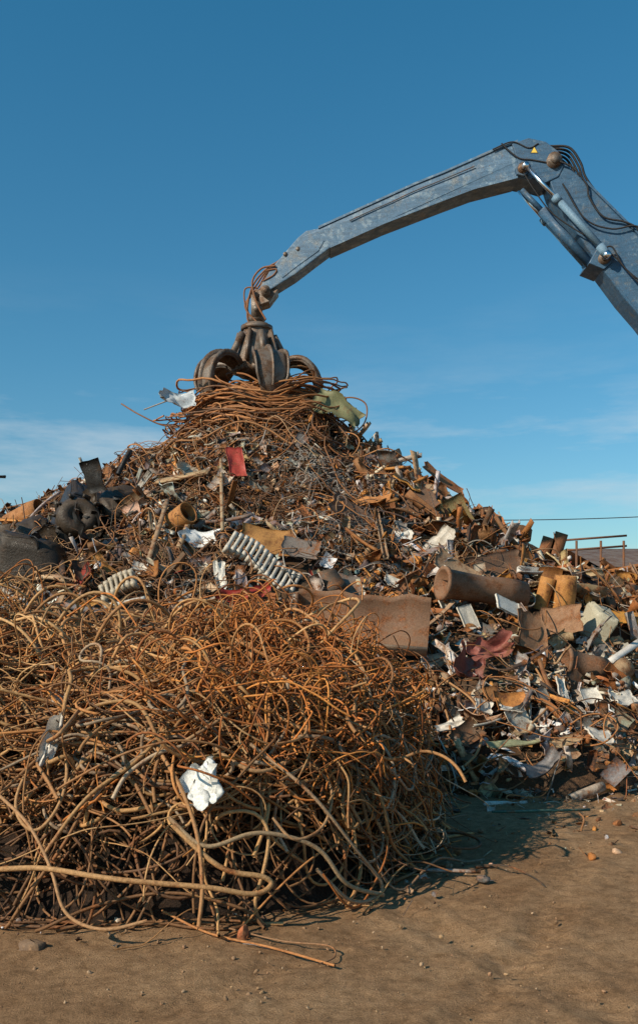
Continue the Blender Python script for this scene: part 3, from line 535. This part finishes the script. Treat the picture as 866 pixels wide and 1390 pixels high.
# ---------------------------------------------------------------- CRANE
def dep(u): return 18.-(u-350)*.0035
def A(u,v,off=0.): 
    p=W(u,v,dep(u)); return p+np.array([0,off,0])
crane=empty('material_handler_crane')
def prof(name,pts,hw,mat,bev=.02,off=0.):
    bm=bmesh.new(); f=[bm.verts.new(A(u,v,off-hw)) for u,v in pts]; 
    bk=[bm.verts.new(A(u,v,0)+np.array([0,off+hw,0])) for u,v in pts]; n=len(pts)
    bm.faces.new(f); bm.faces.new(bk[::-1])
    for i in range(n): bm.faces.new([f[i],bk[i],bk[(i+1)%n],f[(i+1)%n]])
    bmesh.ops.recalc_face_normals(bm,faces=bm.faces); me=bpy.data.meshes.new(name); bm.to_mesh(me); bm.free(); me.materials.append(mat)
    o=bpy.data.objects.new(name,me); sc.collection.objects.link(o); o.parent=crane
    if bev: q=o.modifiers.new('b','BEVEL'); q.width=bev; q.segments=2; q.limit_method='ANGLE'
    return o
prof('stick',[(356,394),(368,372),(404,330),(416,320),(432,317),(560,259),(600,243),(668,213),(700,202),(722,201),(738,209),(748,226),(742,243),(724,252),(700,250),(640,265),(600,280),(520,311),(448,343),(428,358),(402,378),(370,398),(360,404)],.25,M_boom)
prof('stick_top_flange',[(432,315),(560,257),(600,241),(668,211),(698,200),(698,203),(668,214),(600,244),(560,260),(432,318)],.275,M_boom,0)
prof('stick_bottom_flange',[(448,341),(520,309),(600,278),(640,263),(698,248),(698,251),(640,266),(600,281),(520,312),(448,344)],.275,M_boom,0)
prof('stick_side_plate',[(376,372),(410,334),(426,328),(440,334),(432,348),(404,368),(384,384)],.262,M_boom,.005)
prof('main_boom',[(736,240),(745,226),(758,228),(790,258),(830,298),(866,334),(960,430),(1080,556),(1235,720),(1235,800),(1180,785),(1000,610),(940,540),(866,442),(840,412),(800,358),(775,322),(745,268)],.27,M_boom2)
prof('boom_top_flange',[(790,256),(830,296),(866,332),(960,428),(1080,554),(1080,558),(960,432),(866,336),(830,300),(790,260)],.3,M_boom2,0)
prof('knuckle_plate',[(690,206),(712,198),(735,203),(752,216),(760,234),(752,250),(735,258),(716,252),(700,238)],.29,M_boom2,.015)
prof('cylinder_bracket',[(694,240),(700,230),(712,232),(714,242),(706,250),(696,248)],.33,M_boom2,.01)
prof('cylinder_foot_bracket',[(792,366),(802,348),(820,352),(824,364),(812,374)],.31,M_boom2,.01)
prof('tip_bracket',[(350,408),(356,388),(372,384),(378,398),(366,414),(354,418)],.2,M_steel,.01)
mb=MB()
for (u,v,r) in ((746,229,.13),(704,240,.09),(812,360,.1),(362,402,.09),(722,214,.04),(388,352,.04),(405,345,.04)):
    cyl(mb,A(u,v,-.36 if r>.05 else -.272),A(u,v,.36 if r>.05 else .2),r,20,(.06,.05,.045)); 
    if r>.05: cyl(mb,A(u,v,-.385),A(u,v,-.36),r*.6,16,(.16,.13,.11))
mb.build('pivot_pins',M_steel,crane)
mb=MB(); cyl(mb,A(706,240,-.42),A(752,290,-.44),.035,14); cyl(mb,A(706,240,.42),A(752,290,.44),.035,14); mb.build('hydraulic_rods',M_chrome,crane,True)
mb=MB()
for s_ in(-1,1):
    cyl(mb,A(748,286,.44*s_),A(806,350,.44*s_),.06,18,(.3,.4,.5)); cyl(mb,A(744,282,.44*s_),A(750,289,.44*s_),.075,18,(.2,.2,.2)); cyl(mb,A(803,347,.44*s_),A(814,361,.44*s_),.075,16,(.6,.6,.58))
mb.build('hydraulic_barrels',M_barrel,crane)
mb=MB(); cyl(mb,A(706,262,-.12),A(735,292,-.12),.045,14); cyl(mb,A(733,290,-.12),A(798,362,-.12),.085,16); mb.build('inner_cylinder',M_boom2,crane)
mb=MB(); cyl(mb,A(812,360,-.53),A(812,360,-.3),.06,16,(.7,.7,.7)); cyl(mb,A(706,240,-.47),A(706,240,-.3),.055,16,(.7,.7,.7)); mb.build('cylinder_end_caps',M_chrome,crane)
mb=MB(); K=(.02,.02,.02)
def hose(pts,off,r=.022,col=K): tube1(mb,[A(u,v,o_) for (u,v),o_ in zip(pts,off if hasattr(off,'__len__') else [off]*len(pts))],r,8,col,50)
for q in range(6):
    o_=-.2+.09*q; j=q*3
    hose([(700+j,206),(722,204-q),(742,206-q*.8),(768,208+q*1.4),(783-q,228+q),(790-q,248),(808,272),(840,303),(880,343),(960,426)],[o_]*10,.022)
hose([(748,230),(770,240),(788,262),(792,280),(810,305),(838,312),(856,322),(862,345)],-.34,.017)
hose([(756,262),(785,308),(820,322),(850,318),(866,326),(880,345)],-.36,.015)
hose([(812,352),(826,362),(842,380),(862,394),(890,402)],-.4,.016,(.25,.13,.05)); hose([(806,352),(820,348),(834,372),(860,400),(890,420)],-.42,.014)
hose([(676,206),(686,216),(700,226),(716,228),(738,232)],-.3,.014); hose([(664,214),(690,204),(712,212),(725,206)],-.3,.012)
hose([(704,248),(716,268),(740,300),(770,322),(800,340)],-.38,.012)
mb.build('hydraulic_hoses',M_rub,crane,True)
mb=MB(); RC=(.24,.11,.055)
hose([(470,300),(490,290),(520,273),(545,262),(560,257),(580,251),(592,253)],-.1,.022,RC); hose([(474,308),(500,296),(530,283),(560,269),(590,257),(640,236)],-.29,.010,(.1,.1,.11))
for k in range(4):
    hose([(404-k*3,332),(380,356+2*k),(364,366),(346+k*3,386),(338-2*k,410),(337+k*3,436),(346,448)],[-.1+.08*k]*7,.018,RC)
hose([(375,368),(356,372),(344,390),(350,418),(362,440)],-.28,.018,RC); hose([(352,396),(334,398),(336,425),(350,442)],-.22,.015,RC); hose([(358,388),(372,380),(376,372),(362,374)],-.26,.014,RC)
mb.build('rusty_feed_hoses',M_wire,crane,True)
M_y,_,_b=nt('yellow_decal'); _b.inputs['Base Color'].default_value=(.75,.5,.05,1); M_k,_,_b=nt('black_decal'); _b.inputs['Base Color'].default_value=(.02,.02,.02,1)
def decal(n,pts,off,mat):
    mb=MB(); P=[A(u,v,off) for u,v in pts]; mb.add(P,None,[[0,1,2]]); mb.build(n,mat,crane)
decal('warning_triangle',[(714,219),(725,219),(719.5,209)],-.295,M_k); decal('warning_triangle_fill',[(715.4,218.2),(723.6,218.2),(719.5,210.8)],-.299,M_y)
foot=A(1215,770)
mb=MB(); cxm=foot[0]+1.2; cym=foot[1]
box(mb,(cxm+.6,cym,2.1),(3.6,2.6,1.3),None,(.06,.13,.25)); box(mb,(cxm+2.2,cym,2.2),(.9,2.7,1.5),None,(.05,.1,.2)); box(mb,(cxm,cym,1.25),(1.6,1.6,.4),None,(.05,.05,.05))
box(mb,(cxm-.3,cym-1.0,3.3),(1.5,1.,1.5),None,(.12,.2,.3)); box(mb,(cxm-.3,cym-1.0,4.08),(1.6,1.1,.08),None,(.3,.3,.3))
mb.build('machine_body',M_boom2,crane)
mb=MB(); box(mb,(cxm-.3,cym-1.51,3.35),(1.2,.02,1.1),None,K); box(mb,(cxm-1.06,cym-1.,3.35),(.02,.8,1.1),None,K); mb.build('cab_windows',M_rub,crane)
mb=MB()
for s_ in(-1.1,1.1):
    th=np.linspace(0,2*math.pi,25)[:-1]; R0=[(2.1*np.sign(math.cos(a))*abs(math.cos(a))**.4,.5*np.sign(math.sin(a))*abs(math.sin(a))**.6) for a in th]
    VV=[]; 
    for yy,sc_ in((-.3,.001),(-.3,1),(.3,1),(.3,.001)): VV+=[[cxm+p[0]*sc_,cym+s_+yy,.52+p[1]*sc_] for p in R0]
    mb.add(VV,gridQ(4,24,True),None,K)
mb.build('crawler_tracks',M_rub,crane)
# ---------------------------------------------------------------- GRAPPLE
gp=empty('orange_peel_grapple'); G=np.array([-1.2,18.,0.])
mb=MB(); V,Q=lathe([(.001,7.5),(.15,7.5),(.17,7.42),(.12,7.4),(.12,7.36),(.25,7.34),(.28,7.28),(.28,7.18),(.29,7.12),(.36,6.9),(.43,6.70),(.46,6.58),(.46,6.44),(.36,6.34),(.2,6.3),(.001,6.3)],10); mb.add(V+G,Q)
V,Q=lathe([(.3,7.3),(.31,7.3),(.31,7.22),(.3,7.22)],24); mb.add(V+G,Q)
for i in range(5):
    a=R_(288+36)+i*2*math.pi/5; dr=np.array([math.cos(a),math.sin(a),0]); R=eul(0,0,a)
    box(mb,G+dr*.40+[0,0,6.85],(.14,.05,.66),R@eul(0,-.28,0)); 
    a2=a+math.pi/5; d2=np.array([math.cos(a2),math.sin(a2),0]); cyl(mb,G+d2*.33+[0,0,7.12],G+d2*.56+[0,0,6.66],.065,12); cyl(mb,G+d2*.5+[0,0,6.78],G+d2*.64+[0,0,6.52],.035,10)
box(mb,G+[0,-.14,7.66],(.2,.05,.42)); box(mb,G+[0,.14,7.66],(.2,.05,.42)); cyl(mb,G+[-0,-.22,7.6],G+[0,.22,7.6],.06,14); box(mb,G+[.03,0,7.84],(.14,.2,.3),eul(0,.2,0)); cyl(mb,G+[0,-.22,7.84],G+[0,.22,7.84],.06,14)
mb.build('rotator_head',M_steel,gp)
mb=MB(); cl=spline([(.38,6.42),(.60,6.58),(.86,6.58),(1.06,6.40),(1.14,6.1),(1.06,5.8),(.85,5.5)],22); wd=np.interp(np.linspace(0,1,22),[0,.15,.4,.65,.85,1],[.13,.22,.33,.30,.18,.03])
for i in range(5):
    a=R_(288)+i*2*math.pi/5; er=np.array([math.cos(a),math.sin(a),0]); et=np.array([-math.sin(a),math.cos(a),0])
    tan=nrm(np.gradient(cl,axis=0)); nr=np.stack([-tan[:,1],tan[:,0]],-1)
    V=[]
    for s_ in range(22):
        o3=nr[s_,0]*er+np.array([0,0,nr[s_,1]]); p=cl[s_,0]*er+np.array([0,0,cl[s_,1]])
        row=[]
        for q in np.linspace(-1,1,9): row.append(p+et*q*wd[s_]+o3*(.07*(1-q*q)*min(1,wd[s_]*5)))
        for q in np.linspace(1,-1,9): row.append(p+et*q*wd[s_]*.96+o3*(.07*(1-q*q)*min(1,wd[s_]*5)-.035))
        V+=row
    mb.add(np.array(V)+G,gridQ(22,18,True))
    for q in(-.98,.98,0.):
        V=[]
        for s_ in range(1,17):
            o3=nr[s_,0]*er+np.array([0,0,nr[s_,1]]); p=cl[s_,0]*er+np.array([0,0,cl[s_,1]])+et*q*wd[s_]
            hgt=.01+.03*math.sin((s_-1)/15*math.pi)-(.0 if q else -.06)
            V+= [p-et*.018,p+et*.018,p+et*.018+o3*(hgt+.05),p-et*.018+o3*(hgt+.05)]
        mb.add(np.array(V)+G,gridQ(16,4,True))
    cyl(mb,G+er*.40+[0,0,6.44]-et*.2,G+er*.40+[0,0,6.44]+et*.2,.055,12)
mb.build('tines',M_steel,gp,False)
# ---------------------------------------------------------------- BACKGROUND
M_brick=scrap_mat('brick_wall',.3,(.2,.1,.06),.9,base=(.27,.15,.1),dust=.1,nscale=1); M_roof=scrap_mat('rusty_roof',.5,(.16,.09,.06),.8,base=(.2,.15,.12),dust=.1,nscale=2)
shed=empty('industrial_shed'); sx=24.6
mb=MB(); box(mb,(sx,46,1.9),(24,10,3.8)); mb.build('walls',M_brick,shed)
mb=MB(); mb.add([(sx-12.4,40.6,3.75),(sx+12.4,40.6,3.75),(sx+12.4,46,4.9),(sx-12.4,46,4.9),(sx-12.4,51.4,3.75),(sx+12.4,51.4,3.75)],[[0,1,2,3],[3,2,5,4]]); mb.build('roof',M_roof,shed)
mb=MB(); [box(mb,(sx-10+i*3.3,40.97,2.1),(1.4,.04,1.2),None,K) for i in range(7)]; mb.build('windows',M_rub,shed)
rail=MB(); rc=(.16,.08,.05)
for u in (762,782,815,846): p=W(u,734,24); cyl(rail,(p[0],24,-.1),(p[0],24,p[2]),.032,8,rc)
for v0 in(734,748):
    a=W(757,v0,24); b=W(850,v0-7,24); cyl(rail,a,b,.028,8,rc)
for u,v in ((735,728),(752,722)): p=W(u,v,22); box(rail,(p[0],22,p[2]-.6),(.3,.05,1.2),eul(0,.3,0),(.25,.1,.04))
rail.build('rusty_railing',M_scrap)
pole=empty('utility_pole'); pole2=empty('utility_pole')
mb=MB(); a=W(500,698,45); cyl(mb,(a[0],45,0),(a[0],45,a[2]),.14,10,(.15,.1,.07),.1); mb.build('post',M_scrap,pole)
mb=MB(); b_=W(1100,680,45); cyl(mb,(b_[0],45,0),(b_[0],45,b_[2]),.14,10,(.15,.1,.07),.1); mb.build('post',M_scrap,pole2)
mb=MB(); tube1(mb,[a-[0,0,.2],(a*.66+b_*.34)-[0,0,.5],(a*.34+b_*.66)-[0,0,.5],b_-[0,0,.2]],.022,6,(.03,.03,.03),40); mb.build('overhead_cable',M_rub)
# ---------------------------------------------------------------- SKY, SUN, CAMERA
el=R_(33); az=R_(233)
w=bpy.data.worlds.new("World"); sc.world=w; w.use_nodes=True; t=w.node_tree; L=t.links; bg=t.nodes['Background']
sk=N(t,'ShaderNodeTexSky',sky_type='NISHITA'); sk.sun_disc=False; sk.sun_elevation=el; sk.sun_rotation=az; sk.air_density=1.; sk.dust_density=.4; sk.ozone_density=2.
tc=N(t,'ShaderNodeTexCoord'); mp=N(t,'ShaderNodeMapping'); mp.inputs['Scale'].default_value=(3,3,16); mp.inputs['Rotation'].default_value=(0,R_(4),0); L.new(tc.outputs['Generated'],mp.inputs[0])
n1=noise(t,mp.outputs[0],1.1,9,.62); rm=ramp(t,[(.47,(0,0,0)),(.72,(1,1,1))]); L.new(n1.outputs[0],rm.inputs[0])
sx_=N(t,'ShaderNodeSeparateXYZ'); L.new(tc.outputs['Generated'],sx_.inputs[0])
el_r=ramp(t,[(.0,(.6,.6,.6)),(.17,(1,1,1)),(.25,(.15,.15,.15)),(.34,(0,0,0))]); L.new(sx_.outputs[2],el_r.inputs[0])
mf=N(t,'ShaderNodeMath',operation='MULTIPLY'); L.new(rm.outputs[0],mf.inputs[0]); L.new(el_r.outputs[0],mf.inputs[1])
mf2=N(t,'ShaderNodeMath',operation='MULTIPLY'); L.new(mf.outputs[0],mf2.inputs[0]); mf2.inputs[1].default_value=.7
tr=ramp(t,[(.0,(.72,.92,.98)),(.25,(.47,1.0,1.10)),(.6,(.30,1.1,1.24))]); L.new(sx_.outputs[2],tr.inputs[0])
tint=mixc(t,1.,sk.outputs[0],tr.outputs[0],'MULTIPLY')
c=mixc(t,mf2.outputs[0],tint,(6.,6.8,7.3)); L.new(c,bg.inputs[0]); bg.inputs[1].default_value=.1
sd=bpy.data.lights.new('sun','SUN'); sd.energy=5.; sd.angle=R_(.5); sd.color=(1.,.87,.69); so=bpy.data.objects.new('sun',sd); sc.collection.objects.link(so)
v=Vector((math.sin(az)*math.cos(el),math.cos(az)*math.cos(el),math.sin(el))); so.rotation_euler=v.to_track_quat('Z','Y').to_euler()
cd=bpy.data.cameras.new('camera'); co=bpy.data.objects.new('camera',cd); sc.collection.objects.link(co); co.location=(0,0,CAMH); co.rotation_euler=(math.pi/2,0,0)
cd.sensor_fit='VERTICAL'; cd.sensor_height=36; cd.sensor_width=36; cd.lens=36*F/1390; cd.shift_y=(HZ-695)/1390; cd.clip_end=3000; cd.clip_start=.1
sc.camera=co
sc.view_settings.view_transform='Standard'; sc.view_settings.look='None'; sc.view_settings.exposure=0
